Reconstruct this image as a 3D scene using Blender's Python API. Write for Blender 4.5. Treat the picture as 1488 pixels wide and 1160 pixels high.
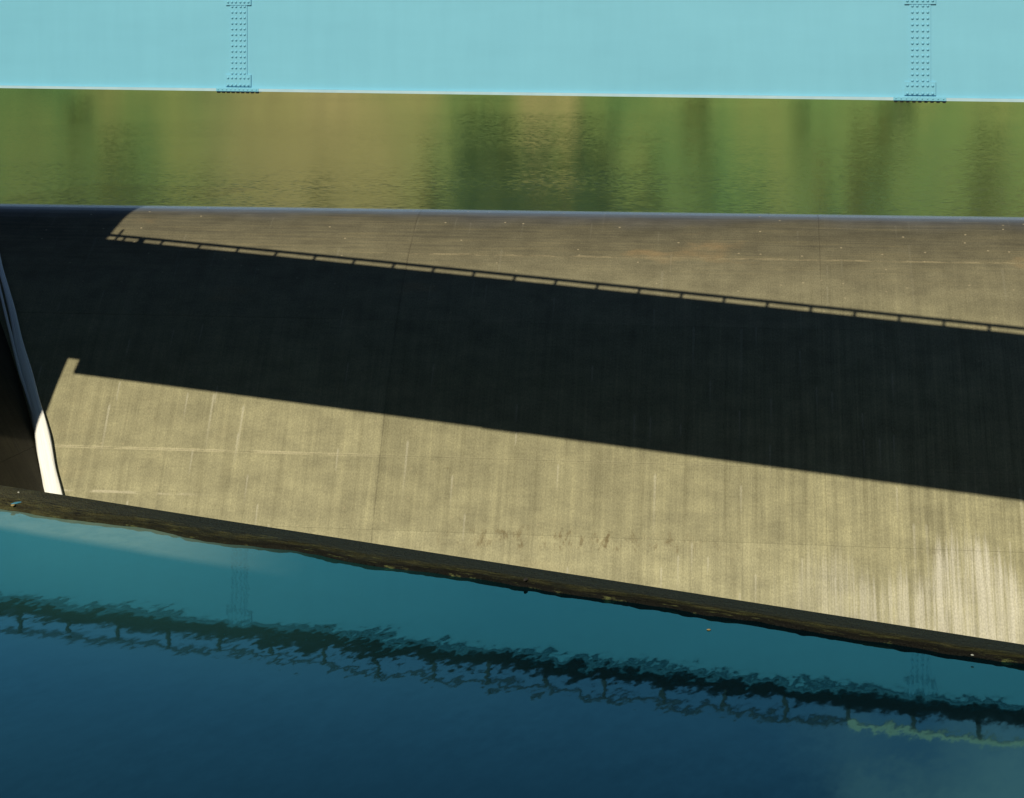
import bpy, bmesh, math, random
from mathutils import Vector, noise
random.seed(7)
sc = bpy.context.scene
for o in list(bpy.data.objects): bpy.data.objects.remove(o)
COL = sc.collection

# ------------------------------------------------------------------ camera
H = 11.66                                   # camera height above the reservoir
cam = bpy.data.cameras.new('camera'); cam_o = bpy.data.objects.new('camera', cam); COL.objects.link(cam_o)
cam_o.location = (0, 0, H); cam_o.rotation_euler = (math.radians(90), 0, 0)
cam.sensor_width = 36; cam.lens = 36*2773/1488; cam.shift_y = -560/1488
cam.clip_start = 0.5; cam.clip_end = 6000
sc.camera = cam_o

# ------------------------------------------------------------------ sky, sun, exposure
SUN_AZ, SUN_EL = 23.98, 36.2                # direction the light travels, clockwise from +Y; elevation
w = bpy.data.worlds.new('World'); sc.world = w; w.use_nodes = True
nt = w.node_tree; nt.nodes.clear()
sky = nt.nodes.new('ShaderNodeTexSky'); sky.sky_type = 'NISHITA'; sky.sun_disc = False
sky.sun_elevation = math.radians(SUN_EL); sky.sun_rotation = math.radians(SUN_AZ+180)
sky.altitude = 600; sky.air_density = 0.85; sky.dust_density = 0.3; sky.ozone_density = 4.0
tc = nt.nodes.new('ShaderNodeTexCoord')
mp = nt.nodes.new('ShaderNodeMapping'); mp.inputs['Scale'].default_value = (1, 1, 2.2); mp.inputs['Location'].default_value = (0.41, 0.2, 0.13)
nz = nt.nodes.new('ShaderNodeTexNoise'); nz.inputs['Scale'].default_value = 2.6; nz.inputs['Detail'].default_value = 5
rp = nt.nodes.new('ShaderNodeValToRGB'); rp.color_ramp.elements[0].position = 0.57; rp.color_ramp.elements[1].position = 0.85
rp.color_ramp.elements[1].color = (.55, .55, .55, 1)
mx = nt.nodes.new('ShaderNodeMix'); mx.data_type = 'RGBA'; mx.inputs['B'].default_value = (6, 6.2, 5.8, 1)
bg = nt.nodes.new('ShaderNodeBackground'); bg.inputs['Strength'].default_value = 0.05
wo = nt.nodes.new('ShaderNodeOutputWorld')
nt.links.new(tc.outputs['Generated'], mp.inputs['Vector']); nt.links.new(mp.outputs['Vector'], nz.inputs['Vector'])
nt.links.new(nz.outputs['Fac'], rp.inputs['Fac']); nt.links.new(rp.outputs['Color'], mx.inputs['Factor'])
sx = nt.nodes.new('ShaderNodeSeparateXYZ'); nt.links.new(tc.outputs['Generated'], sx.inputs[0])
hz_ = nt.nodes.new('ShaderNodeMapRange'); hz_.interpolation_type = 'SMOOTHSTEP'; nt.links.new(sx.outputs['Z'], hz_.inputs[0])
for i_, v_ in enumerate((.14, .52, .82, 0.0)): hz_.inputs[i_+1].default_value = v_
hm = nt.nodes.new('ShaderNodeMix'); hm.data_type = 'RGBA'; hm.inputs['B'].default_value = (10.5, 16, 20.5, 1)   # pale haze low in the sky, all round
nt.links.new(hz_.outputs[0], hm.inputs['Factor']); nt.links.new(sky.outputs['Color'], hm.inputs['A'])
nt.links.new(hm.outputs['Result'], mx.inputs['A']); nt.links.new(mx.outputs['Result'], bg.inputs['Color'])
# one soft bank of cloud over the far hills, mirrored in the pool
cd = nt.nodes.new('ShaderNodeVectorMath'); cd.operation = 'DISTANCE'; cd.inputs[1].default_value = (.235, .895, .372)
nt.links.new(tc.outputs['Generated'], cd.inputs[0])
cn_ = nt.nodes.new('ShaderNodeTexNoise'); cn_.inputs['Scale'].default_value = 11; cn_.inputs['Detail'].default_value = 6
nt.links.new(tc.outputs['Generated'], cn_.inputs['Vector'])
ca = nt.nodes.new('ShaderNodeMath'); ca.operation = 'MULTIPLY_ADD'; ca.inputs[1].default_value = .16
nt.links.new(cn_.outputs['Fac'], ca.inputs[0]); nt.links.new(cd.outputs['Value'], ca.inputs[2])
cr_ = nt.nodes.new('ShaderNodeMapRange'); cr_.interpolation_type = 'SMOOTHSTEP'; nt.links.new(ca.outputs[0], cr_.inputs[0])
for i_, v_ in enumerate((.09, .17, .8, 0.0)): cr_.inputs[i_+1].default_value = v_
cm = nt.nodes.new('ShaderNodeMix'); cm.data_type = 'RGBA'; cm.inputs['B'].default_value = (19, 18, 16, 1)
nt.links.new(cr_.outputs[0], cm.inputs['Factor']); nt.links.new(mx.outputs['Result'], cm.inputs['A']); nt.links.new(cm.outputs['Result'], bg.inputs['Color'])
nt.links.new(bg.outputs['Background'], wo.inputs['Surface'])

sl = bpy.data.lights.new('sun', 'SUN'); sl.energy = 5.0; sl.angle = math.radians(0.4); sl.color = (1, .86, .62)
so = bpy.data.objects.new('sun', sl); COL.objects.link(so)
a, e = math.radians(SUN_AZ), math.radians(SUN_EL)
SUN = Vector((math.sin(a)*math.cos(e), math.cos(a)*math.cos(e), -math.sin(e)))
so.rotation_euler = SUN.to_track_quat('-Z', 'Y').to_euler(); so.location = (-60, -120, 130)

sc.view_settings.view_transform = 'Standard'; sc.view_settings.look = 'None'
sc.view_settings.exposure = 0.0; sc.view_settings.gamma = 1.0
sc.render.resolution_x = 1024; sc.render.resolution_y = 798

# ------------------------------------------------------------------ helpers
def link(o, parent=None):
    COL.objects.link(o)
    if parent is not None: o.parent = parent
    return o
def from_data(name, vs, fs, mat, parent=None, uvs=None, smooth=False):
    me = bpy.data.meshes.new(name); me.from_pydata([tuple(v) for v in vs], [], fs)
    if uvs is not None:
        ul = me.uv_layers.new(name='UVMap')
        for lp in me.loops: ul.data[lp.index].uv = uvs[lp.vertex_index]
    if smooth: me.polygons.foreach_set('use_smooth', [True]*len(me.polygons))
    me.materials.append(mat); me.update()
    return link(bpy.data.objects.new(name, me), parent)
def empty(name, loc=(0, 0, 0)):
    o = bpy.data.objects.new(name, None); o.location = loc; o.empty_display_size = .5
    return link(o)
def tag(o, label=None, cat=None, group=None, kind=None):
    if label: o['label'] = label
    if cat: o['category'] = cat
    if group: o['group'] = group
    if kind: o['kind'] = kind
    return o

class G:                                    # tiny node-graph builder
    def __init__(s, name):
        s.m = bpy.data.materials.new(name); s.m.use_nodes = True
        s.t = s.m.node_tree; s.t.nodes.clear()
        s.out = s.t.nodes.new('ShaderNodeOutputMaterial'); s.b = s.t.nodes.new('ShaderNodeBsdfPrincipled')
        s.t.links.new(s.b.outputs[0], s.out.inputs['Surface'])
    def put(s, sock, v):
        if hasattr(v, 'is_output'): s.t.links.new(v, sock)
        else:
            if isinstance(v, tuple) and len(v) == 3 and sock.type == 'RGBA': v = (*v, 1)
            sock.default_value = v
    def math(s, op, a, b=0.0, c=0.0, clamp=False):
        n = s.t.nodes.new('ShaderNodeMath'); n.operation = op; n.use_clamp = clamp
        for i, v in enumerate((a, b, c)): s.put(n.inputs[i], v)
        return n.outputs[0]
    def mul(s, a, b): return s.math('MULTIPLY', a, b)
    def add(s, a, b): return s.math('ADD', a, b)
    def sub(s, a, b): return s.math('SUBTRACT', a, b)
    def ss(s, x, lo, hi, a=0.0, b=1.0):     # smoothstep
        n = s.t.nodes.new('ShaderNodeMapRange'); n.interpolation_type = 'SMOOTHSTEP'
        s.put(n.inputs[0], x); n.inputs[1].default_value = lo; n.inputs[2].default_value = hi
        n.inputs[3].default_value = a; n.inputs[4].default_value = b
        return n.outputs[0]
    def mix(s, f, a, b, blend='MIX'):
        n = s.t.nodes.new('ShaderNodeMix'); n.data_type = 'RGBA'; n.blend_type = blend
        s.put(n.inputs[0], f); s.put(n.inputs[6], a); s.put(n.inputs[7], b); return n.outputs[2]
    def ramp(s, x, stops):
        n = s.t.nodes.new('ShaderNodeValToRGB'); els = n.color_ramp.elements
        while len(els) < len(stops): els.new(.5)
        for e_, (p, c) in zip(els, stops): e_.position = p; e_.color = (*c, 1)
        s.put(n.inputs[0], x); return n.outputs[0]
    def noise(s, vec, scale, detail=3, rough=.55, out=0):
        n = s.t.nodes.new('ShaderNodeTexNoise'); s.put(n.inputs['Vector'], vec)
        n.inputs['Scale'].default_value = scale; n.inputs['Detail'].default_value = detail; n.inputs['Roughness'].default_value = rough
        return n.outputs[out]
    def xyz(s, x, y, z=0.0):
        n = s.t.nodes.new('ShaderNodeCombineXYZ')
        for i, v in enumerate((x, y, z)): s.put(n.inputs[i], v)
        return n.outputs[0]
    def sep(s, v):
        n = s.t.nodes.new('ShaderNodeSeparateXYZ'); s.put(n.inputs[0], v); return n.outputs
    def uv(s): return s.t.nodes.new('ShaderNodeUVMap').outputs[0]
    def pos(s): return s.t.nodes.new('ShaderNodeNewGeometry').outputs['Position']
    def obj(s): return s.t.nodes.new('ShaderNodeTexCoord').outputs['Object']
    def vmath(s, op, a, b):
        n = s.t.nodes.new('ShaderNodeVectorMath'); n.operation = op; s.put(n.inputs[0], a); s.put(n.inputs[1], b); return n.outputs[0]
    def bump(s, h, dist, strength=1.0):
        n = s.t.nodes.new('ShaderNodeBump'); n.inputs['Distance'].default_value = dist; n.inputs['Strength'].default_value = strength
        s.put(n.inputs['Height'], h); s.put(s.b.inputs['Normal'], n.outputs[0])
    def set(s, **k):
        for n, v in k.items():
            s.put(s.b.inputs[{'color': 'Base Color', 'rough': 'Roughness', 'metal': 'Metallic', 'ior': 'IOR', 'normal': 'Normal', 'spec': 'Specular IOR Level'}[n]], v)
        return s.m

# ------------------------------------------------------------------ plan of the spillway
f = 2773.0
YW = math.atan(f/21544); UD = Vector((math.cos(YW), -math.sin(YW), 0)); VD = Vector((math.sin(YW), math.cos(YW), 0))
C0 = Vector((0, 110.63, 0))
def profile():
    R, s1, s2, L = 4.623, math.radians(31.15), math.radians(59.03), 13.62
    pts = []; x, z, l, ds = 0.0, .25, 0.0, .05
    while z > -21.5:
        pts.append((l, x, z))
        an = l/R if l < R*s1 else s1+(s2-s1)*min(1, (l-R*s1)/L)
        x += ds*math.cos(an); z -= ds*math.sin(an); l += ds
    return pts
PF = profile()
UP = [(-1.9, -1.7, -.9), (-1.3, -1.25, -.35), (-.9, -.88, -.05), (-.5, -.5, .14), (-.2, -.2, .23)]   # upstream shoulder
PROF = UP+PF
def at_l(l):
    if l <= PROF[0][0]: return PROF[0][1:]
    if l < 0:
        for p, q in zip(PROF, PROF[1:]):
            if p[0] <= l <= q[0]:
                k = (l-p[0])/(q[0]-p[0]); return (p[1]+k*(q[1]-p[1]), p[2]+k*(q[2]-p[2]))
    i = l/.05; j = min(int(i), len(PF)-2); k = i-j
    return (PF[j][1]+k*(PF[j+1][1]-PF[j][1]), PF[j][2]+k*(PF[j+1][2]-PF[j][2]))
def l_of_z(z):
    for l, d, zz in PF:
        if zz < z: return l
LMAX = PF[-1][0]-.06
UC = -35.15; TH = math.radians(84); MT = math.tan(TH/2)          # inner corner of the trough, angle of its two faces
CORNER = C0+UD*UC
NL = (-VD)*math.cos(TH)+UD*math.sin(TH); WL = (-VD)*math.sin(TH)-UD*math.cos(TH)
def far_pt(u, l, lift=0.0):
    d, z = at_l(l)
    d2, z2 = at_l(l+.1); t = Vector((d2-d, z2-z)).normalized()
    return C0+UD*u-VD*(d-t.y*lift)+Vector((0, 0, z+t.x*lift))
def left_pt(t_, l, lift=0.0):
    d, z = at_l(l)
    d2, z2 = at_l(l+.1); t = Vector((d2-d, z2-z)).normalized()
    return CORNER+WL*t_+NL*(d-t.y*lift)+Vector((0, 0, z+t.x*lift))

# ------------------------------------------------------------------ materials
def concrete_mat(name='weathered_concrete', dim=1.0):
    g = G(name); uv = g.uv(); u, l, _ = g.sep(uv)
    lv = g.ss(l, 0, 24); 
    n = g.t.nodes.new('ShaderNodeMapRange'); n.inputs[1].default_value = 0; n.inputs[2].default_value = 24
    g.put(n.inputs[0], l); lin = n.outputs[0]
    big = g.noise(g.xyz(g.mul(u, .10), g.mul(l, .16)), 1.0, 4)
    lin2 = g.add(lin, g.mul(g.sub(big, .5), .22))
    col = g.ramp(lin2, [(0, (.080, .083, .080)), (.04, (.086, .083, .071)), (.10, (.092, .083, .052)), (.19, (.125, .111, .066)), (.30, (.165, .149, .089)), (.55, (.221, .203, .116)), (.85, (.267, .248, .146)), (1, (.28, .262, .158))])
    # mottling
    mot = g.noise(g.xyz(g.mul(u, .55), g.mul(l, .8)), 1.0, 6, .65)
    col = g.mix(1.0, col, g.ramp(mot, [(.25, (.72, .72, .72)), (.75, (1.22, 1.22, 1.2))]), 'MULTIPLY')
    # run-off streaks down the slope
    stq = g.noise(g.xyz(g.mul(u, 2.6), g.mul(l, .07)), 1.0, 4, .7)
    sf = g.ss(l, 2, 16, .12, 1.0)
    col = g.mix(g.mul(sf, g.ss(u, 2, 22, .6, 1.0)), col, g.mix(1.0, col, g.ramp(stq, [(.3, (.74, .73, .70)), (.5, (1, 1, 1)), (.72, (1.28, 1.27, 1.24))]), 'MULTIPLY'))
    sf = g.mul(sf, g.ss(u, 2, 22, .55, 1.0))
    st2 = g.noise(g.xyz(g.mul(u, 9.0), g.mul(l, .22)), 1.0, 3, .6)
    col = g.mix(g.mul(sf, .8), col, g.mix(1.0, col, g.ramp(st2, [(.3, (.86, .86, .85)), (.7, (1.15, 1.15, 1.14))]), 'MULTIPLY'))
    # fine level streaks near the crest
    hs = g.noise(g.xyz(g.mul(u, .16), g.mul(l, 5.5)), 1.0, 4, .7)
    hf = g.ss(l, 3, 8, 1.0, .08)
    col = g.mix(hf, col, g.mix(1.0, col, g.ramp(hs, [(.3, (.72, .73, .76)), (.52, (1, 1, 1)), (.75, (1.3, 1.24, 1.12))]), 'MULTIPLY'))
    # rusty blotches on the upper slope
    ru = g.noise(g.xyz(g.mul(u, .13), g.mul(l, .3), 7.3), 1.0, 4, .6)
    col = g.mix(g.mul(g.ss(ru, .60, .80), g.mul(g.ss(l, .5, 2), g.ss(l, 6, 11, .75, .15))), col, (.26, .175, .08))
    # pale bluish band right along the crest: sky sheen painted into the colour
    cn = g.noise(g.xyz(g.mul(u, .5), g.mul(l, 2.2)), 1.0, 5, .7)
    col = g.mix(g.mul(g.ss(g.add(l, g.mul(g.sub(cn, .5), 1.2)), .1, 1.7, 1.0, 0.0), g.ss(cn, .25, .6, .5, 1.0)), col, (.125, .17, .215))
    # small scattered lichen specks
    def specks(sx, sy, r, thr, seed):
        v = g.t.nodes.new('ShaderNodeTexVoronoi'); v.voronoi_dimensions = '2D'; v.inputs['Scale'].default_value = 1
        g.put(v.inputs['Vector'], g.xyz(g.add(g.mul(u, sx), seed), g.mul(l, sy)))
        rnd = g.sep(v.outputs['Color'])[0]
        return v, rnd
    v, rnd = specks(.9, 1.1, 0, 0, 3.1)
    sp = g.mul(g.ss(v.outputs['Distance'], .03, .075, 1.0, 0.0), g.math('GREATER_THAN', rnd, .86))
    col = g.mix(g.mul(sp, g.ss(l, 0, 9, .7, .25)), col, (.4, .33, .2))
    # chalky drips: a bright head and a tail running down from each cell point
    for sx, sy, thr, ln, wd, seed, br in ((.55, .16, .84, .55, .045, 11.0, .30), (1.3, .33, .86, .6, .08, 4.7, .28), (.22, .09, .74, .6, .020, 23.0, .2)):
        v, rnd = specks(sx, sy, 0, 0, seed)
        pv = g.sep(v.outputs['Position']); cx, cy = pv[0], pv[1]
        du = g.math('ABSOLUTE', g.sub(g.add(g.mul(u, sx), seed), cx)); dl = g.sub(g.mul(l, sy), cy)
        tail = g.mul(g.ss(dl, 0, ln, 1.0, 0.0), g.math('GREATER_THAN', dl, 0.0))
        side = g.ss(du, wd*.3, wd, 1.0, 0.0)
        amt = g.mul(g.mul(tail, side), g.math('GREATER_THAN', rnd, thr))
        amt = g.math('MAXIMUM', amt, g.mul(g.ss(v.outputs['Distance'], wd*.6, wd*1.1, 1.0, 0.0), g.math('GREATER_THAN', rnd, thr)))
        amt = g.mul(amt, g.mul(br, g.ss(l, 4, 17, .15, 1.0)))
        col = g.mix(amt, col, (.50, .47, .36))
    # white lime bloom low down, far right
    ed = g.noise(g.xyz(g.mul(u, 2.6), g.mul(l, .06), 2.0), 1.0, 6, .8)
    edg = g.noise(g.xyz(g.mul(u, .35), 3.3), 1.0, 3, .6)
    lo = g.add(l, g.mul(g.sub(edg, .5), 7.0)); lo = g.add(lo, g.mul(g.sub(ed, .5), 5.0))
    bl = g.mul(g.mul(g.ss(u, 13, 23), g.ss(lo, 21.6, 23.2)), g.ss(ed, .36, .62))
    col = g.mix(g.mul(bl, .65), col, (.58, .55, .45))
    # pale lime along the lift joints, dark pitting on one of them
    jn = g.noise(g.xyz(g.mul(u, .5), g.mul(l, 2.0)), 1.0, 4, .7)
    def band(z, w_): return g.ss(g.math('ABSOLUTE', g.sub(g.add(l, g.mul(g.sub(jn, .5), .12)), l_of_z(z))), w_*.4, w_, 1.0, 0.0)
    col = g.mix(g.mul(g.mul(band(-11.2, .11), g.ss(u, -9, -4, .7, .12)), g.ss(jn, .36, .56)), col, (.40, .36, .22))
    col = g.mix(g.mul(g.mul(band(-13.2, .10), g.ss(u, -18, -13, .6, 0.0)), g.ss(jn, .4, .55)), col, (.45, .41, .28))
    col = g.mix(g.mul(g.mul(band(-1.77, .09), g.ss(u, -6, -4, .12, .55)), g.ss(jn, .4, .6)), col, (.30, .25, .14))
    # pour joints: a wandering dark crack, and each side its own tone
    wob = g.noise(g.xyz(3.0, g.mul(l, .9)), 1.0, 5, .7); wn = g.noise(g.xyz(7.0, g.mul(l, .5)), 1.0, 3, .6)
    for uj, lim, k_ in ((-5.25, 99, .24), (17.5, 6.5, .2)):
        du_ = g.math('ABSOLUTE', g.add(g.sub(u, uj), g.mul(g.sub(wob, .5), .22)))
        ck = g.mul(g.ss(du_, .02, .075, 1.0, 0.0), g.ss(wn, .32, .5, .25, 1.0)); ck = g.mul(ck, g.ss(l, lim-2, lim, 1.0, 0.0))
        col = g.mix(g.mul(ck, k_), col, (.05, .042, .026))
    ton = g.t.nodes.new('ShaderNodeObjectInfo').outputs['Random']
    col = g.mix(1.0, col, g.ramp(ton, [(0, (.94, .94, .93)), (1, (1.06, 1.06, 1.06))]), 'MULTIPLY')
    pit = g.noise(g.xyz(g.mul(u, 2.0), g.mul(l, .9), 5.0), 1.0, 5, .75)
    col = g.mix(g.mul(g.mul(band(-14.6, .75), g.ss(pit, .50, .66)), g.mul(g.ss(u, -5, 4), g.ss(u, 8, 13, .8, .1))), col, (.12, .09, .04))
    col = g.mix(g.mul(g.ss(pit, .62, .74), g.ss(l, 6, 14, 0.0, .45)), col, (.13, .105, .05))
    rough = g.ss(l, .2, 3.2, .2, .85); g.put(g.b.inputs['Specular IOR Level'], g.ss(l, .2, 2.6, .9, .3))
    fine = g.noise(g.xyz(g.mul(u, 14), g.mul(l, 9)), 1.0, 4, .7)
    col = g.mix(1.0, col, g.ramp(fine, [(.28, (.72, .72, .71)), (.72, (1.25, 1.25, 1.24))]), 'MULTIPLY')
    col = g.mix(1.0, col, (.98, 1.06, 1.25), 'MULTIPLY')
    if dim < 1: col = g.mix(1.0, col, (dim, dim*.95, dim*.85), 'MULTIPLY')  # end wall's self-shadow painted in as a darker colour
    g.bump(g.add(fine, g.mul(stq, .8)), .015, .6)
    return g.set(color=col, rough=rough)
M_CONC = concrete_mat(); M_CSHADE = concrete_mat('end_wall_shade_concrete', .12)  # second copy carries the end wall's shade in its colour
g = G('wet_floor_concrete'); M_FLOOR = g.set(color=g.ramp(g.noise(g.pos(), .2, 6, .65), [(.3, (.016, .02, .018)), (.7, (.04, .042, .034))]), rough=.7)

g = G('joint_backing'); M_BACK = g.set(color=(.14, .118, .068), rough=.95)
g = G('plain_concrete'); n0 = g.noise(g.obj(), .4, 6, .65)
M_PLAIN = g.set(color=g.ramp(n0, [(.3, (.2, .18, .13)), (.7, (.33, .3, .23))]), rough=.9)

g = G('stained_soffit'); M_SOFF = g.set(color=(.045, .045, .045), rough=.9)
g = G('blue_bridge_paint'); p = g.obj(); x_, y_, z_ = g.sep(p)
n1 = g.noise(g.xyz(g.mul(x_, .12), 0.0, g.mul(z_, .5)), 1.0, 4, .6); n2 = g.noise(g.xyz(g.mul(x_, 1.6), 0.0, g.mul(z_, .25)), 1.0, 4, .6)
c = g.ramp(n1, [(.3, (.146, .432, .64)), (.7, (.162, .47, .69))])
c = g.mix(.5, c, g.mix(1.0, c, g.ramp(n2, [(.3, (.94, .95, .96)), (.7, (1.05, 1.04, 1.03))]), 'MULTIPLY'))
M_BLUE = g.set(color=c, rough=.55)
g = G('chalky_flange_paint'); n1 = g.noise(g.obj(), 1.2, 4, .6)
M_PALE = g.set(color=g.ramp(n1, [(.3, (.30, .49, .64)), (.7, (.37, .56, .70))]), rough=.6)
g = G('tarred_fascia'); n1 = g.noise(g.obj(), 1.2, 4, .6)
M_TAR = g.set(color=g.ramp(n1, [(.3, (.003, .003, .003)), (.7, (.006, .005, .005))]), rough=.9)
g = G('dark_rail_steel'); n1 = g.noise(g.obj(), 3, 4, .6)
M_RAIL = g.set(color=g.ramp(n1, [(.3, (.012, .022, .03)), (.7, (.024, .034, .04))]), rough=.55)
g = G('cream_rail_glint'); n1 = g.noise(g.obj(), 3, 4, .6)
M_CREAM = g.set(color=g.ramp(n1, [(.3, (.78, .7, .5)), (.7, (.85, .78, .6))]), rough=.5)
g = G('asphalt'); M_ASPH = g.set(color=g.ramp(g.noise(g.obj(), 4, 5, .6), [(.3, (.04, .04, .04)), (.7, (.065, .063, .06))]), rough=.9)

g = G('falling_water'); ln_ = g.uv(); uu, vv, _ = g.sep(ln_)
n1 = g.noise(g.xyz(g.mul(uu, 26), g.mul(vv, .3)), 1.0, 4, .6)
M_JET = g.set(color=g.ramp(n1, [(.3, (.66, .71, .75)), (.7, (.86, .90, .94))]), rough=.55)
g.bump(n1, .05, .5)

def water_mat(name, near):
    g = G(name); p = g.pos(); x, y, z = g.sep(p)
    if near:
        # silty pale water by the lip on the left, clear deep water elsewhere
        e_ = g.sub(g.add(39.37-.0, g.mul(x, -.539)), y)                      # metres (along Y) in front of the lip
        nb = g.noise(p, .13, 4, .55); nf = g.noise(g.xyz(g.mul(x, 1.0), g.mul(y, 1.0)), 1.6, 5, .7)
        shallow = g.mul(g.ss(g.add(e_, g.mul(g.sub(nb, .5), .5)), 2.0, 2.7, 1.0, 0.0), g.ss(g.add(x, g.mul(g.sub(nf, .5), 2)), -8.5, -4.0, 1.0, 0.0))
        silt = g.mul(g.ss(g.add(x, g.mul(g.sub(nb, .5), 9)), -11, 1.5, 1.0, 0.0), g.ss(e_, 2.5, 11, 1.0, .06))
        col = g.mix(g.mul(silt, .8), (.0006, .004, .007), (.026, .105, .105))
        col = g.mix(g.mul(shallow, g.ss(nf, .2, .8, .55, 1.0)), col, (.15, .23, .20))
        col = g.mix(1.0, col, g.ramp(nb, [(.3, (.8, .82, .85)), (.7, (1.2, 1.18, 1.1))]), 'MULTIPLY')
        ra = g.add(g.mul(x, .42), g.mul(y, .91)); rb = g.sub(g.mul(x, .91), g.mul(y, .42))
        r1 = g.noise(g.xyz(g.mul(ra, .55), rb), 2.3, 2, .5, out=1); r2 = g.noise(g.xyz(g.mul(ra, .5), rb), 7.5, 2, .5, out=1)
        amp = g.ss(g.noise(p, .2, 2, .5), .3, .7, .6, 1.25)
        sl1 = g.vmath('MULTIPLY', g.vmath('SUBTRACT', r1, (.5, .5, .5)), (.012, .012, 0)); sl2 = g.vmath('MULTIPLY', g.vmath('SUBTRACT', r2, (.5, .5, .5)), (.015, .011, 0))
        s_ = g.vmath('MULTIPLY', g.vmath('ADD', sl1, sl2), g.xyz(amp, amp, 0.0))
        rough = .03
    else:
        col = (.010, .030, .012)
        r1 = g.noise(g.xyz(g.mul(x, .45), g.mul(y, 1.0)), .9, 2, .5, out=1); r2 = g.noise(g.xyz(g.mul(x, .5), g.mul(y, 1.0)), 5.0, 2, .5, out=1)
        amp = g.ss(g.noise(g.xyz(g.mul(x, .3), g.mul(y, .6)), .06, 3, .5), .32, .68, .45, 1.35)
        sl1 = g.vmath('MULTIPLY', g.vmath('SUBTRACT', r1, (.5, .5, .5)), (.04, .03, 0)); sl2 = g.vmath('MULTIPLY', g.vmath('SUBTRACT', r2, (.5, .5, .5)), (.26, .17, 0))
        s_ = g.vmath('MULTIPLY', g.vmath('ADD', sl1, sl2), g.xyz(amp, amp, 0.0))
        rough = .12
    nrm = g.vmath('NORMALIZE', g.vmath('ADD', s_, (0, 0, 1)), (0, 0, 0))
    if near:                                # tinted mirror over a dark body, mixed by Fresnel
        fr = g.t.nodes.new('ShaderNodeFresnel'); fr.inputs['IOR'].default_value = 1.5; g.put(fr.inputs['Normal'], nrm)
        df = g.t.nodes.new('ShaderNodeBsdfDiffuse'); g.put(df.inputs['Color'], col)
        gl = g.t.nodes.new('ShaderNodeBsdfGlossy'); gl.inputs['Roughness'].default_value = rough; g.put(gl.inputs['Color'], (.24, .78, 1.0)); g.put(gl.inputs['Normal'], nrm)
        ms = g.t.nodes.new('ShaderNodeMixShader')
        g.t.links.new(fr.outputs[0], ms.inputs[0]); g.t.links.new(df.outputs[0], ms.inputs[1]); g.t.links.new(gl.outputs[0], ms.inputs[2])
        g.t.links.new(ms.outputs[0], g.out.inputs['Surface']); g.t.nodes.remove(g.b)
        return g.m
    return g.set(color=col, rough=rough, ior=1.45, normal=nrm)
M_WNEAR = water_mat('clear_pool_water', True); M_WFAR = water_mat('rippled_reservoir_water', False)

g = G('algae_lip'); uv = g.uv(); u_, v_, _ = g.sep(uv)          # v: 0 at the crest line, grows towards the water
n1 = g.noise(g.pos(), 1.1, 5, .65); n2 = g.noise(g.xyz(g.mul(u_, 2.2), g.mul(v_, 9)), 1.0, 5, .7); n3 = g.noise(g.pos(), 14, 3, .6)
c = g.mix(g.ss(g.add(v_, g.mul(g.sub(n2, .5), .35)), .18, .34), (.016, .023, .020), g.ramp(n2, [(.3, (.006, .009, .006)), (.5, (.024, .026, .010)), (.72, (.062, .062, .026))]))
c = g.mix(g.ss(u_, -17, -6, .75, 0.0), c, g.mix(g.ss(n2, .35, .65), (.075, .062, .030), (.13, .125, .055)))
c = g.mix(g.mul(g.ss(g.add(v_, g.mul(g.sub(n1, .5), .2)), .40, .55), g.ss(u_, -14, -2, .2, 1.0)), c, (.004, .004, .003))
fl_n = g.noise(g.xyz(g.mul(u_, 1.6), g.mul(v_, 22)), 1.0, 5, .75)
c = g.mix(g.mul(g.ss(fl_n, .56, .68), g.ss(v_, .10, .2)), c, (.085, .095, .035))
c = g.mix(g.mul(g.ss(fl_n, .46, .36), g.ss(v_, .10, .2)), c, (.003, .004, .003))
c = g.mix(g.ss(n3, .70, .8), c, (.10, .11, .08))
M_LIP = g.set(color=c, rough=.75, spec=.15); g.bump(g.add(g.mul(n3, 1.5), g.mul(n2, 2.5)), .05, 1.0)

g = G('hill_ground'); p = g.pos(); n1 = g.noise(p, .03, 6, .6); n2 = g.noise(p, .35, 5, .7)
X, Y, Z = g.sep(p); nb = g.noise(p, .09, 5, .65); xj = g.add(X, g.mul(g.sub(nb, .5), 26)); n4 = g.noise(g.xyz(g.mul(X, .09), g.mul(Y, .03), g.mul(Z, .05)), 1.0, 3, .5)
c = g.ramp(n4, [(.30, (.060, .145, .046)), (.45, (.105, .185, .054)), (.58, (.155, .21, .062)), (.72, (.20, .222, .070))])
bare = g.math('MAXIMUM', g.mul(g.ss(xj, -66, -42), g.ss(xj, -27, -6, 1.0, 0.0)), g.mul(g.mul(g.ss(X, -1, 3), g.ss(X, 10, 14, 1.0, 0.0)), g.ss(g.add(Z, g.mul(g.sub(nb, .5), 8)), 8, 12, 1.0, 0.0)))
c = g.mix(g.mul(bare, .9), c, g.mix(g.ss(n1, .4, .6), (.31, .265, .12), (.27, .25, .10)))
c = g.mix(1.0, c, g.ramp(n2, [(.3, (.75, .75, .75)), (.7, (1.2, 1.2, 1.15))]), 'MULTIPLY')
c = g.mix(1.0, c, (1.0, 1.09, 1.15), 'MULTIPLY')
M_HILL = g.set(color=c, rough=.95)
def leaf(name, c1, c2):
    g = G(name); n = g.noise(g.pos(), .5, 3, .6); return g.set(color=g.ramp(n, [(.3, c1), (.7, c2)]), rough=.7)
M_LEAF = [leaf('dark_leaves', (.06, .145, .055), (.10, .19, .062)), leaf('mid_leaves', (.11, .17, .035), (.14, .195, .045)), leaf('yellow_leaves', (.15, .15, .028), (.22, .19, .04))]
g = G('bark'); M_BARK = g.set(color=(.09, .07, .05), rough=.9)

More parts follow.
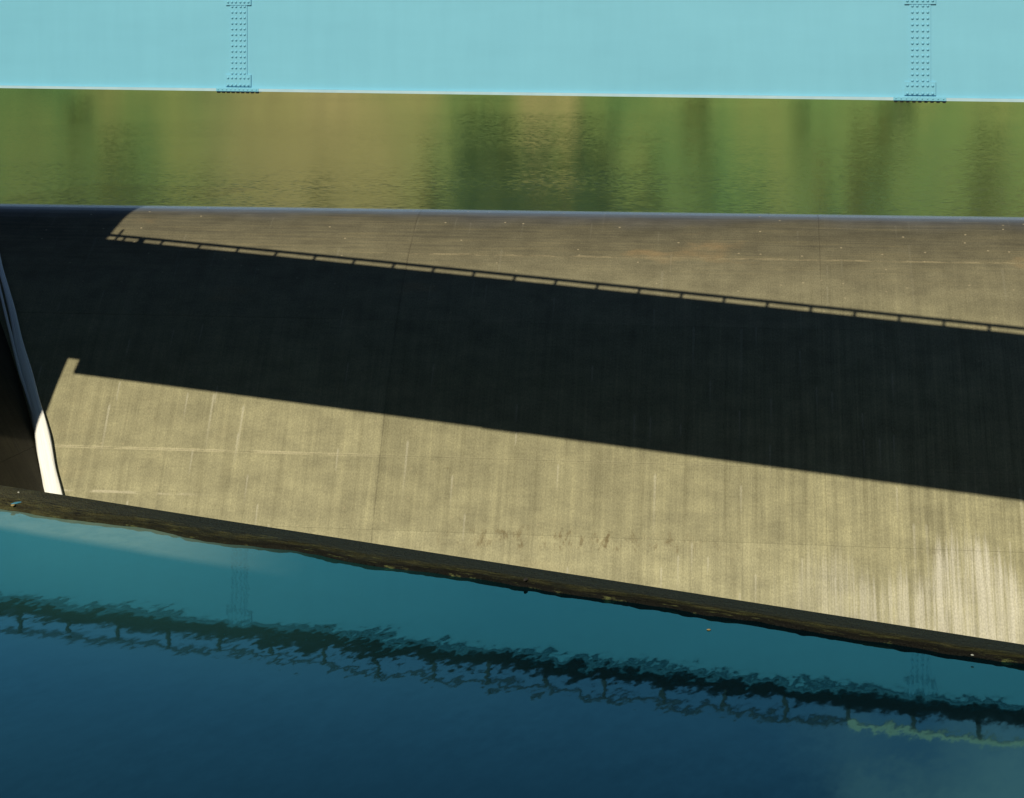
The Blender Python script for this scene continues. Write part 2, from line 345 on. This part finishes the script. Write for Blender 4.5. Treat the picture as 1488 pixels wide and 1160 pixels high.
# ------------------------------------------------------------------ water, floor, hills
FR = C0+UD*95.0                                              # far crest, right end
LIP_T = .539; LIPD = Vector((1, -LIP_T, 0)).normalized(); LIPN = Vector((-LIPD.y, LIPD.x, 0))*1.0   # LIPN points away from the camera
LIP0 = Vector((0, 39.37, 0))
def lip_at(x): return Vector((x, 39.37-LIP_T*x, 0))
k = CORNER; # left crest runs from CORNER along WL until it meets the lip line
tt = (LIP0-CORNER).dot(LIPN)/WL.dot(LIPN); LEFT_END = CORNER+WL*tt
NR = lip_at(66)
def inset(p, d): return p+d
cor_b = CORNER+(VD-UD)*1.0
far_quad = [cor_b+Vector((0, 0, 0)), C0+UD*97+VD*1.0, Vector((900, 120, 0)), Vector((900, 950, 0)), Vector((-900, 950, 0)), Vector((-900, 150, 0))]
from_data('reservoir_water', far_quad, [(0, 1, 2, 3, 4, 5)], M_WFAR)['kind'] = 'structure'
le = LEFT_END+WL*1.2-LIPD*1.2
near_poly = [lip_at(68)-LIPN*.02, lip_at(-38)-LIPN*.02, le, CORNER-UD*1.1+VD*.2, Vector((-70, 118, 0)), Vector((-900, 149.9, 0)), Vector((-900, -700, 0)), Vector((900, -700, 0)), Vector((900, -60, 0))]
bm = bmesh.new(); vs = [bm.verts.new(v) for v in near_poly]
es = [bm.edges.new((vs[i], vs[(i+1) % len(vs)])) for i in range(len(vs))]
bmesh.ops.triangle_fill(bm, edges=es, use_beauty=True, use_dissolve=False)
for fc in bm.faces:
    if fc.normal.z < 0: fc.normal_flip()
me = bpy.data.meshes.new('pool_water'); bm.to_mesh(me); bm.free(); me.materials.append(M_WNEAR)
link(bpy.data.objects.new('pool_water', me))['kind'] = 'structure'
fl = [CORNER+NL*4-VD*4, FR-VD*4, Vector((150, 60, 0)), NR+Vector((20, 4, 0)), lip_at(40)+LIPN*2, LEFT_END+NL*4+LIPN*4]
from_data('spillway_floor', [v+Vector((0, 0, -20.6)) for v in fl], [tuple(range(len(fl)))[::-1]], M_FLOOR)['kind'] = 'structure'

# hills all round the lake
HC = Vector((0, 100, 0))
def hill_r0(an): return 232+10*math.sin(3*an+1)+8*noise.noise((math.cos(an)*3, math.sin(an)*3, 2))
def hill_h(an, r):
    d = r-hill_r0(an)
    if d < 0: return d*.25-.2
    h = 52*(1-math.exp(-d/45))+.16*d+10*noise.noise((math.cos(an)*r/90, math.sin(an)*r/90, 5))*min(1, d/30)+2.0*noise.noise((math.cos(an)*r/18, math.sin(an)*r/18, 9))*min(1, d/10)
    so_ = max(0.0, .35-.65*math.cos(an)); return h*(1+1.9*min(1, so_)*min(1, d/25))  # extra height behind and beside the camera, added to block low sky
vs, fs = [], []; NA, RR = 360, [-8, 0, 3, 6, 10, 14, 18, 23, 28, 34, 41, 50, 62, 78, 100, 130, 170, 230, 320, 450, 640]
for i in range(NA):
    an = 2*math.pi*i/NA; r0 = hill_r0(an)
    for dr in RR:
        r = r0+dr; vs.append(HC+Vector((math.sin(an)*r, math.cos(an)*r, hill_h(an, r))))
nr = len(RR)
for i in range(NA):
    j = (i+1) % NA
    for q in range(nr-1): fs.append((i*nr+q, i*nr+q+1, j*nr+q+1, j*nr+q))
o = from_data('hillside', vs, fs, M_HILL, smooth=True); o['kind'] = 'structure'
bm = bmesh.new(); bm.from_mesh(o.data); bmesh.ops.recalc_face_normals(bm, faces=bm.faces[:])
if sum(fc.normal.z for fc in bm.faces) < 0: bmesh.ops.reverse_faces(bm, faces=bm.faces[:])
bm.to_mesh(o.data); bm.free()

tv, tf, tm = [], [], []
def leaf_tree(base, h, rad, mi, nleaf, sz):
    # lobes placed up a tapered crown, each a shell of leaf-sized faces
    b0 = len(tv)
    for q in range(5):
        an = q*2*math.pi/5; tv.append((base.x+.25*math.cos(an), base.y+.25*math.sin(an), base.z-.5))
    for q in range(5):
        an = q*2*math.pi/5; tv.append((base.x+.1*math.cos(an), base.y+.1*math.sin(an), base.z+h*.6))
    for q in range(5): tf.append((b0+q, b0+(q+1) % 5, b0+5+(q+1) % 5, b0+5+q)); tm.append(3)
    lobes = []
    for q in range(9):
        zz = random.uniform(.12, .92); rr = rad*(1-.75*abs(zz-.4))*random.uniform(.1, .75); an = random.uniform(0, 6.28)
        lobes.append((Vector((base.x+rr*math.cos(an), base.y+rr*math.sin(an), base.z+h*zz)), rad*random.uniform(.35, .6)))
    for q in range(nleaf):
        c_, r_ = random.choice(lobes)
        n_ = Vector((random.gauss(0, 1), random.gauss(0, 1), random.gauss(0, 1))).normalized()
        p_ = c_+Vector((n_.x, n_.y, n_.z*.8))*r_*random.uniform(.7, 1.05)
        n_ = (n_+Vector((random.uniform(-.6, .6), random.uniform(-.6, .6), random.uniform(-.2, .6)))).normalized()
        t1 = n_.orthogonal().normalized(); t2 = n_.cross(t1); s_ = sz*random.uniform(.6, 1.3)
        b = len(tv)
        for ax, ay in ((-1, -.5), (.2, -.9), (1, .3), (-.3, .9)): tv.append(tuple(p_+t1*ax*s_+t2*ay*s_))
        tf.append((b, b+1, b+2, b+3)); tm.append(mi if random.random() < .85 else (mi+1) % 3)
def want(px, hz):
    # where the far bank is wooded: gaps of bare slope low down
    if 285 < px < 625: return hz > 17+4*math.sin(px*.03)
    if 742 < px < 845: return hz > 10
    return True
cnt = 0
for i in range(3200):
    an = random.uniform(-.42, .42); d = random.uniform(1, 62)**1.0; r = hill_r0(an)+d
    P = HC+Vector((math.sin(an)*r, math.cos(an)*r, hill_h(an, r)))
    pxx = 744+f*P.x/P.y
    if not want(pxx, P.z): continue
    if random.random() > ((.03 if d < 30 else .2)+(.45*math.exp(-((pxx-770)/105)**2) if P.z > 7 else 0)): continue
    h = random.uniform(5, 10) if P.z < 8 else random.uniform(6, 13)
    mi = 1
    nn = noise.noise((pxx/110, P.z/30, 3.0))+random.uniform(-.18, .18)
    mi = 0 if nn < -.06 else (2 if nn > .34 else 1)
    if 620 < pxx < 930 and random.random() < .7: mi = 0
    if 480 < pxx < 625 and random.random() < .6: mi = 2
    leaf_tree(P, h, h*random.uniform(.28, .42), mi, 260, .6); cnt += 1
for i in range(330):
    an = random.uniform(.45, 2*math.pi-.45); d = random.uniform(2, 120); r = hill_r0(an)+d
    P = HC+Vector((math.sin(an)*r, math.cos(an)*r, hill_h(an, r))); h = random.uniform(8, 15)
    leaf_tree(P, h, h*.36, random.choice((0, 0, 1)), 90, 1.1)
me = bpy.data.meshes.new('hillside_trees'); me.from_pydata(tv, [], tf)
for m_ in M_LEAF+[M_BARK]: me.materials.append(m_)
me.polygons.foreach_set('material_index', tm); me.update()
o = link(bpy.data.objects.new('hillside_trees', me)); tag(o, 'green and yellow wood on the far bank, mirrored in the upper water', 'trees', kind='stuff')
print('trees', cnt, 'faces', len(tf))

# ------------------------------------------------------------------ spillway slopes, panel by panel
def panel(fn, ulo, uhi, l0, l1, nu, parent, uoff, flip, gap=.0035, mat=None):
    """A poured slab: its outer face follows the slope, its edges turn in 10 cm."""
    ls = []; steps = max(2, int((l1-l0)/.45))
    for i in range(steps+1): ls.append(l0+gap+(l1-l0-2*gap)*i/steps)
    vs, uvs, fs = [], [], []
    off = random.uniform(0, .012)
    for l in ls:
        d = at_l(l)[0]; a_, b_ = ulo(d)+gap, uhi(d)-gap
        for j in range(nu+1):
            u = a_+(b_-a_)*j/nu; vs.append(fn(u, l, off)); uvs.append((u+uoff, l))
    W_ = nu+1; n_ = len(ls)
    for i in range(n_-1):
        for j in range(nu):
            q = (i*W_+j, i*W_+j+1, (i+1)*W_+j+1, (i+1)*W_+j); fs.append(q[::-1] if not flip else q)
    # rim
    rim = [(0, j) for j in range(W_)]+[(i, W_-1) for i in range(1, n_)]+[(n_-1, j) for j in range(W_-2, -1, -1)]+[(i, 0) for i in range(n_-2, 0, -1)]
    base = len(vs)
    for (i, j) in rim:
        l = ls[i]; d = at_l(l)[0]; a_, b_ = ulo(d)+gap, uhi(d)-gap; u = a_+(b_-a_)*j/nu
        vs.append(fn(u, l, -.10)); uvs.append((u+uoff, l))
    R_ = len(rim)
    for q in range(R_):
        i1 = rim[q][0]*W_+rim[q][1]; i2 = rim[(q+1) % R_][0]*W_+rim[(q+1) % R_][1]
        t = (i1, i2, base+(q+1) % R_, base+q); fs.append(t if not flip else t[::-1])
    return from_data('concrete_panel', vs, fs, mat or M_CONC, parent, uvs, smooth=False)
LS = [-1.9, l_of_z(-1.77), l_of_z(-4.9), l_of_z(-11.2), l_of_z(-14.5), l_of_z(-18.6), LMAX-.15]
slope = empty('spillway_slope', C0); tag(slope, 'long stained concrete slope below the round far crest, crossed by the bridge shadow', 'spillway')
fold = lambda d: UC+MT*d
def shift(fn, org): return lambda u, l, lift=0.0: fn(u, l, lift)-org
US = [-28.0, -5.25, 17.5, 40.25, 63.0, 94.0]
ff = shift(far_pt, C0)
for a_, b_ in zip(LS, LS[1:]):
    first = True
    for i in range(len(US)):
        u1 = US[i]; u0 = None if i == 0 else US[i-1]
        if i == 0:
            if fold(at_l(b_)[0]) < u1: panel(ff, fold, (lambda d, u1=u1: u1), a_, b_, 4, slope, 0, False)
            continue
        if fold(at_l(b_)[0]) > u1: continue
        lo = (lambda d, u0=u0: max(u0, fold(d)))
        # where the corner cuts away the leftmost column, it takes over its slabs
        if i == 1 and fold(at_l(b_)[0]) >= US[0] and fold(at_l(a_)[0]) < US[0]: lo = fold
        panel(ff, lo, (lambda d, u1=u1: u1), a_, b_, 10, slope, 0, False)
def backing(fn, ulo, uhi, parent, org):
    vs, fs = [], []; ls = [-1.8+i*.6 for i in range(int((LMAX+1.6)/.6))]
    for l in ls:
        d = at_l(l)[0]
        for u in (ulo(d), uhi(d)): vs.append(fn(u, l, -.06)-org)
    for i in range(len(ls)-1): fs.append((2*i+2, 2*i+3, 2*i+1, 2*i))
    return from_data('joint_filler', vs, fs, M_BACK, parent)
backing(far_pt, fold, lambda d: 94.0, slope, C0)
endw = empty('spillway_end_wall', CORNER); tag(endw, 'dark shaded concrete slope at the left, turning the corner behind the falling water', 'spillway')
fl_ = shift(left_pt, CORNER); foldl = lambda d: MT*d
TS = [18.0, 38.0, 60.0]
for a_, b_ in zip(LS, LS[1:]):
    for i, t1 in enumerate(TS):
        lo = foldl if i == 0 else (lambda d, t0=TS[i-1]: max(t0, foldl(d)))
        panel(fl_, lo, (lambda d, t1=t1: t1), a_, b_, 8, endw, 200, True, mat=M_CSHADE)
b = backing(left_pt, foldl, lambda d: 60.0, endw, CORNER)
bm = bmesh.new(); bm.from_mesh(b.data); bmesh.ops.reverse_faces(bm, faces=bm.faces[:]); bm.to_mesh(b.data); bm.free()

# ------------------------------------------------------------------ near lip of the spillway
lip = empty('spillway_lip', (0, 39.37, 0)); tag(lip, 'low dark lip covered in damp algae between the blue pool and the concrete slope', 'spillway lip')
def lip_mesh():
    vs, uvs, fs = [], [], []; cols = []; x = -38.0
    while x < 68: cols.append(x); x += .06 if -15 < x < 11.5 else .8
    for x in cols:
        P = lip_at(x); ew = .24+.22*max(0, min(1, (9.1-x)/9.1))+.5*max(0, min(1, -x/12))
        ew += .28*noise.noise((x*.55, 3.1, 0))*min(1, ew/.3)+.05*noise.noise((x*2.3, 1.1, 0))
        ew = max(.07, ew*.85)
        hz = .15+.012*noise.noise((x*.2, 7, 0))
        rows = []
        for q, (k_, zf) in enumerate(((1.25, -1.2), (1.06, -.25), (1.0, .0), (.985, .10), (.88, .17), (.74, .19), (.60, .22), (.46, .25), (.30, .275), (.15, .29))):
            rg = (.07*noise.noise((x*2.1, q*.8, 4))+.022*noise.noise((x*6.5, q*1.7, 8)))*(1 if 2 <= q <= 6 else .15)
            e_ = k_*ew; z = (zf*hz/.29 if q > 2 else zf)+rg*(.55 if q > 2 else 0)
            rows.append((-(e_+rg*.8), z, k_*.6))
        for d, z, v in ((0, hz+.005, 0), (.2, hz+.0, -.05), (.6, hz-.06, -.1), (1.2, hz-.3, -.2), (2.2, hz-1.0, -.3), (4, -3.0, -.4), (7, -7, -.5), (10, -12.5, -.6), (14.6, -20.7, -.7)): rows.append((d, z, v))
        for d, z, v in rows:
            p = P+LIPN*d; vs.append((p.x, p.y-39.37, z)); uvs.append((x, v))
    nr_ = len(rows)
    for i in range(len(cols)-1):
        for q in range(nr_-1): fs.append((i*nr_+q, (i+1)*nr_+q, (i+1)*nr_+q+1, i*nr_+q+1))
    return from_data('lip_crest', vs, fs, M_LIP, lip, uvs, smooth=True)
lip_mesh()

# ------------------------------------------------------------------ road bridge on blue plate girders
YB = math.atan(.3208); BX = Vector((math.cos(YB), -math.sin(YB), 0)); BN = Vector((math.sin(YB), math.cos(YB), 0))
bridge = empty('girder_bridge', (0, 72.27, 0)); bridge.rotation_euler = (0, 0, -YB)
tag(bridge, 'pale blue riveted plate girder bridge spanning the top of the picture', 'bridge')
S0, S1 = -34.4, 70.0; ZB, ZT, WB = 8.58, 12.65, 8.84
def boxes(name, bl, mat, parent, bev=0):
    vs, fs = [], []
    for (x0, x1, y0, y1, z0, z1) in bl:
        b = len(vs)
        for z in (z0, z1):
            for (x, y) in ((x0, y0), (x1, y0), (x1, y1), (x0, y1)): vs.append((x, y, z))
        fs += [(b+3, b+2, b+1, b), (b+4, b+5, b+6, b+7), (b, b+1, b+5, b+4), (b+1, b+2, b+6, b+5), (b+2, b+3, b+7, b+6), (b+3, b, b+4, b+7)]
    return from_data(name, vs, fs, mat, parent)
SPL = [-37.97+26.58, 15.19, 41.77]; SPL[0] = -11.39
EDG = [S0, -11.39, 15.19, 41.77, S1]
for gy in (0.0, WB-.9):
    for a_, b_ in zip(EDG, EDG[1:]):
        boxes('web_plate', [(a_+.004, b_-.004, gy, gy+.04, ZB+.107, ZT-.14)], M_BLUE, bridge)
    nb_ = -.13; fb_ = .17
    boxes('bottom_flange', [(S0, S1, gy+nb_, gy+fb_, ZB, ZB+.105)], M_PALE, bridge)
    boxes('top_flange', [(S0, S1, gy+nb_, gy+fb_, ZT-.138, ZT-.004)], M_BLUE, bridge)
# end diaphragm up on the bearing ledge (the girder end is coped at the pier)
boxes('end_block', [(-36.74, S0+.02, 0.041, WB-.9, 9.5, ZT-.01)], M_BLUE, bridge)
for s in (-22, 2, 28.5, 55): boxes('cross_frame', [(s-.1, s+.1, .06, WB-.92, ZT-1.6, ZT-.2)], M_BLUE, bridge)
# rivet
def rivet_mesh(r, h):
    bm = bmesh.new(); seg = 10; rings = [(1, 0), (.92, .45), (.66, .8), (0, 1)]
    prev = None
    for (rr, hh) in rings[:-1]:
        cur = [bm.verts.new((r*rr*math.cos(2*math.pi*q/seg), -h*hh, r*rr*math.sin(2*math.pi*q/seg))) for q in range(seg)]
        if prev:
            for q in range(seg): bm.faces.new((prev[q], prev[(q+1) % seg], cur[(q+1) % seg], cur[q]))
        prev = cur
    t = bm.verts.new((0, -h, 0))
    for q in range(seg): bm.faces.new((prev[q], prev[(q+1) % seg], t))
    bmesh.ops.recalc_face_normals(bm, faces=bm.faces[:])
    me = bpy.data.meshes.new('rivet'); bm.to_mesh(me); bm.free(); me.materials.append(M_BLUE)
    for p_ in me.polygons: p_.use_smooth = True
    return me
RIV = rivet_mesh(.052, .05); NUT = rivet_mesh(.03, .03)
def rivet(x, y, z, parent, me=RIV, rot=None):
    o = bpy.data.objects.new('rivet', me); o.location = (x, y, z)
    if rot: o.rotation_euler = rot
    link(o, parent); return o
COLS = [-.268, -.099, .099, .27]; OUT = [-.437, .445]
for s in SPL[:2]+SPL[2:]:
    seen = s < 30
    sp = boxes('splice_plate', [(s-.375, s+.375, -.032, -.0005, ZB+.60, ZT-.60)], M_BLUE, bridge)
    lo = boxes('splice_plate', [(s-.55, s+.55, -.058, -.0005, ZB+.195, ZB+.655)], M_BLUE, bridge)
    hi = boxes('splice_plate', [(s-.55, s+.55, -.058, -.0005, ZT-.655, ZT-.195)], M_BLUE, bridge)
    cv = boxes('flange_cover', [(s-.92, s+.92, -.150, -.129, ZB+.004, ZB+.125), (s-.92, s+.92, -.10, .16, ZB-.03, ZB-.002)], M_BLUE, bridge)
    if not seen: continue
    for k_ in range(13):
        for c_ in COLS: rivet(s+c_, -.031, ZB+.706+k_*.2209, sp)
    for c_ in COLS+OUT:
        rivet(s+c_, -.057, ZB+.252, lo); rivet(s+c_, -.057, ZB+.531, lo)
        rivet(s+c_, -.057, ZT-.252, hi); rivet(s+c_, -.057, ZT-.531, hi)
    for q in range(10): 
        rivet(s-.83+q*.184, -.149, ZB+.075, cv, NUT)
    # nuts hanging under the cover plate
    for q in range(9):
        n_ = boxes('nut', [(s-.84+q*.21-.055, s-.84+q*.21+.055, -.12, -.03, ZB-.075, ZB-.031)], M_TAR, cv)
# deck
boxes('deck', [(-36.74, S1, -.18, WB, ZT, 13.10)], M_SOFF, bridge)
boxes('fascia', [(-36.74, S1, -.26, -.182, ZT+.03, 13.17)], M_TAR, bridge)
boxes('fascia', [(-36.74, S1, WB+.002, WB+.10, ZT-.06, 13.17)], M_TAR, bridge)
boxes('road_surface', [(-36.74, S1, .5, WB-.85, 13.1, 13.14)], M_ASPH, bridge)
boxes('kerb', [(-36.74, S1, -.179, .45, 13.101, 13.16)], M_PLAIN, bridge)
boxes('kerb', [(-36.74, S1, WB-.80, WB-.001, 13.101, 13.16)], M_PLAIN, bridge)
# railings
POSTS = [-32.55+2.262*k_ for k_ in range(int((S1+32)/2.262))]
post_me = None
for ry in (-.12, WB-.12):
    xs = [-35.3, -34.83]+POSTS
    for i, s in enumerate(xs):
        h_ = 13.678 if i else 14.4
        boxes('rail_post', [(s-.075, s+.075, ry-.06, ry+.06, 13.16, h_)], M_RAIL, bridge)
    for i, (a_, b_) in enumerate(zip(xs, xs[1:])):
        cream = ry < 0 and 12.2 < (a_+b_)/2 < 24.0  # sun glint on the near rail, painted in as raised cream segments
        if i == 0: boxes('top_rail', [(-36.5, a_-.004, ry-.085, ry+.085, 13.68, 13.83)], M_RAIL, bridge)
        boxes('top_rail', [(a_+.0, b_-.004, ry-.085, ry+.085, 13.68, 13.90 if cream else 13.83)], M_CREAM if cream else M_RAIL, bridge)
    boxes('rail_brace', [(-34.0, -33.6, ry-.04, ry+.04, 13.16, 13.678)], M_RAIL, bridge)

# ------------------------------------------------------------------ gate tower at the left end (out of frame; its shadow is not)
tower = empty('gate_tower', (BX*-35.0+Vector((0, 72.27, 0)))); tower.rotation_euler = (0, 0, -YB)
tag(tower, 'plain concrete tower carrying the left end of the bridge, its shadow darkening the left edge', 'tower')
boxes('pier', [(-14, 0, 0, WB+.3, -20.6, 9.5)], M_PLAIN, tower)
boxes('tower_wall', [(-14, -1.75, 0, WB+.3, 9.501, 27)], M_PLAIN, tower)
boxes('parapet', [(-14.3, -1.85, -.15, WB+.45, 27.001, 28)], M_PLAIN, tower)
boxes('window_opening', [(-9, -7, -.03, .02, 17, 19.4)], M_TAR, tower); boxes('window_opening', [(-6, -4, -.03, .02, 17, 19.4)], M_TAR, tower)
abut = empty('bridge_abutment', (BX*70+Vector((0, 72.27, 0)))); abut.rotation_euler = (0, 0, -YB)
tag(abut, 'concrete block carrying the right end of the blue bridge', 'abutment')
boxes('abutment_wall', [(.01, 14, -1, WB+1, -20.6, 13.2)], M_PLAIN, abut); boxes('bearing_ledge', [(-1.5, 0.0, -1, WB+1, -20.6, 8.4)], M_PLAIN, abut)

# ------------------------------------------------------------------ stream of water running down the corner
def face_px(x, y, lift):
    """point of the far slope on a line of sight, as (u,l)"""
    best = None; dr = Vector(((x-744)/f, 1, -(y-20)/f))
    lo, hi = 60.0, 125.0
    t = lo
    while t < hi:
        P = Vector((0, 0, H))+dr*t; q = P-C0; d = -(q.dot(VD))
        if d > 0:
            for l, dd, zz in PF[::2]:
                if dd >= d: break
            if P.z < zz: return q.dot(UD), l
        t += .05
jet = empty('falling_stream', far_pt(-23.7, 16.0)); tag(jet, 'white stream of water pouring down the corner at the left edge', 'waterfall')
def strand(pts, parent, lift):
    org = jet.location; vs, uvs, fs = [], [], []; N = 130; seg = 12
    P = [Vector(p) for p in pts]
    def cr(i, t):
        p0, p1, p2, p3 = P[max(0, i-1)], P[i], P[min(len(P)-1, i+1)], P[min(len(P)-1, i+2)]
        return .5*((2*p1)+(p2-p0)*t+(2*p0-5*p1+4*p2-p3)*t*t+(3*p1-p0-3*p2+p3)*t**3)
    for k_ in range(N+1):
        s_ = k_/N*(len(P)-1); i = min(int(s_), len(P)-2); q = cr(i, s_-i)   # (u,l,width)
        c_ = far_pt(q.x, q.y, lift); nrm = (far_pt(q.x, q.y, lift+1)-c_)
        for j in range(seg):
            an = 2*math.pi*j/seg
            wv = .85+.22*noise.noise((j*.9, k_*.10, 1))
            vs.append(c_+UD*(math.cos(an)*q.z*.5*wv)+nrm*(math.sin(an)*q.z*.12*wv)-org); uvs.append((j/seg, q.y))
    for k_ in range(N):
        for j in range(seg): fs.append((k_*seg+j, k_*seg+(j+1) % seg, (k_+1)*seg+(j+1) % seg, (k_+1)*seg+j)[::-1])
    return from_data('water_strand', vs, fs, M_JET, parent, uvs, smooth=True)
mid = [(-9, 352, .3), (3, 396, .40), (19, 452, .48), (32, 510, .62), (48, 568, .78), (60, 613, .9), (68, 655, 1.02), (77, 705, 1.15), (85, 752, 1.3), (95, 800, 1.4)]
def ul(lst, ox): 
    r = []
    for x, y, w_ in lst:
        u, l = face_px(x+ox, y, 0); r.append((u, l, w_))
    return r
mp_ = ul(mid, 0); zl = LMAX-.1
strand([(-34.2, -.7, .2), (-33.2, 1.6, .24), (-31.4, 4.0, .28)]+mp_+[(fold(at_l(zl)[0])+.75, zl, 1.7)], jet, .3)
strand(ul([(-12, 372, .14), (-3, 404, .18), (7, 446, .2), (19, 494, .2), (31, 540, .22), (44, 582, .24), (55, 612, .24)], 0), jet, .33)

# ------------------------------------------------------------------ scraps caught on the lip and floating by it
def scrap(name, px, py, z, size, mat, label, cat, seed):
    D = f*(H-z)/(py-20); c_ = Vector(((px-744)/f*D, D, z)); rnd = random.Random(seed)
    bm = bmesh.new(); bmesh.ops.create_icosphere(bm, subdivisions=2, radius=1)
    for v in bm.verts:
        k_ = 1+.35*noise.noise(v.co*1.3+Vector((seed, 0, 0))); v.co = Vector((v.co.x*size[0]*k_, v.co.y*size[1]*k_, v.co.z*size[2]*k_))
    me = bpy.data.meshes.new(name); bm.to_mesh(me); bm.free(); me.materials.append(mat)
    o = link(bpy.data.objects.new(name, me)); o.location = c_; o.rotation_euler = (0, 0, rnd.uniform(0, 3)); tag(o, label, cat); return o
g = G('pale_scrap'); M_SCRAP = g.set(color=(.36, .38, .36), rough=.5)
g = G('blue_scrap'); M_BSCR = g.set(color=(.05, .22, .34), rough=.45)
g = G('dark_wood'); M_WOOD = g.set(color=g.ramp(g.noise(g.obj(), 9, 4), [(.3, (.012, .010, .008)), (.7, (.03, .025, .018))]), rough=.8)
g = G('dead_leaf'); M_DEAD = g.set(color=(.27, .21, .09), rough=.7)
scrap('plastic_scrap', 1413, 952, .11, (.028, .022, .016), M_SCRAP, 'small white scrap caught on the lip at the far right', 'litter', 2)
scrap('plastic_scrap', 27, 716, .15, (.05, .03, .02), M_SCRAP, 'small white scrap on the lip beside the stream of water', 'litter', 5)
scrap('plastic_scrap', 24, 731, .12, (.13, .05, .02), M_BSCR, 'small light blue scrap on the mossy lip at the far left', 'litter', 8)
scrap('dead_leaf', 19, 734, .11, (.08, .05, .02), M_DEAD, 'orange dead leaf on the mossy lip at the far left', 'leaf', 9)
scrap('driftwood', 764, 842, .13, (.10, .04, .02), M_WOOD, 'dark lump of driftwood stranded on the middle of the lip', 'driftwood', 11)
scrap('floating_leaf', 1030, 915, .01, (.04, .04, .01), M_DEAD, 'single tan leaf floating on the blue pool below the lip', 'leaf', 13)
scrap('plastic_scrap', 1146, 897, .12, (.03, .03, .02), M_SCRAP, 'small pale scrap on the dark lip right of the middle', 'litter', 15)
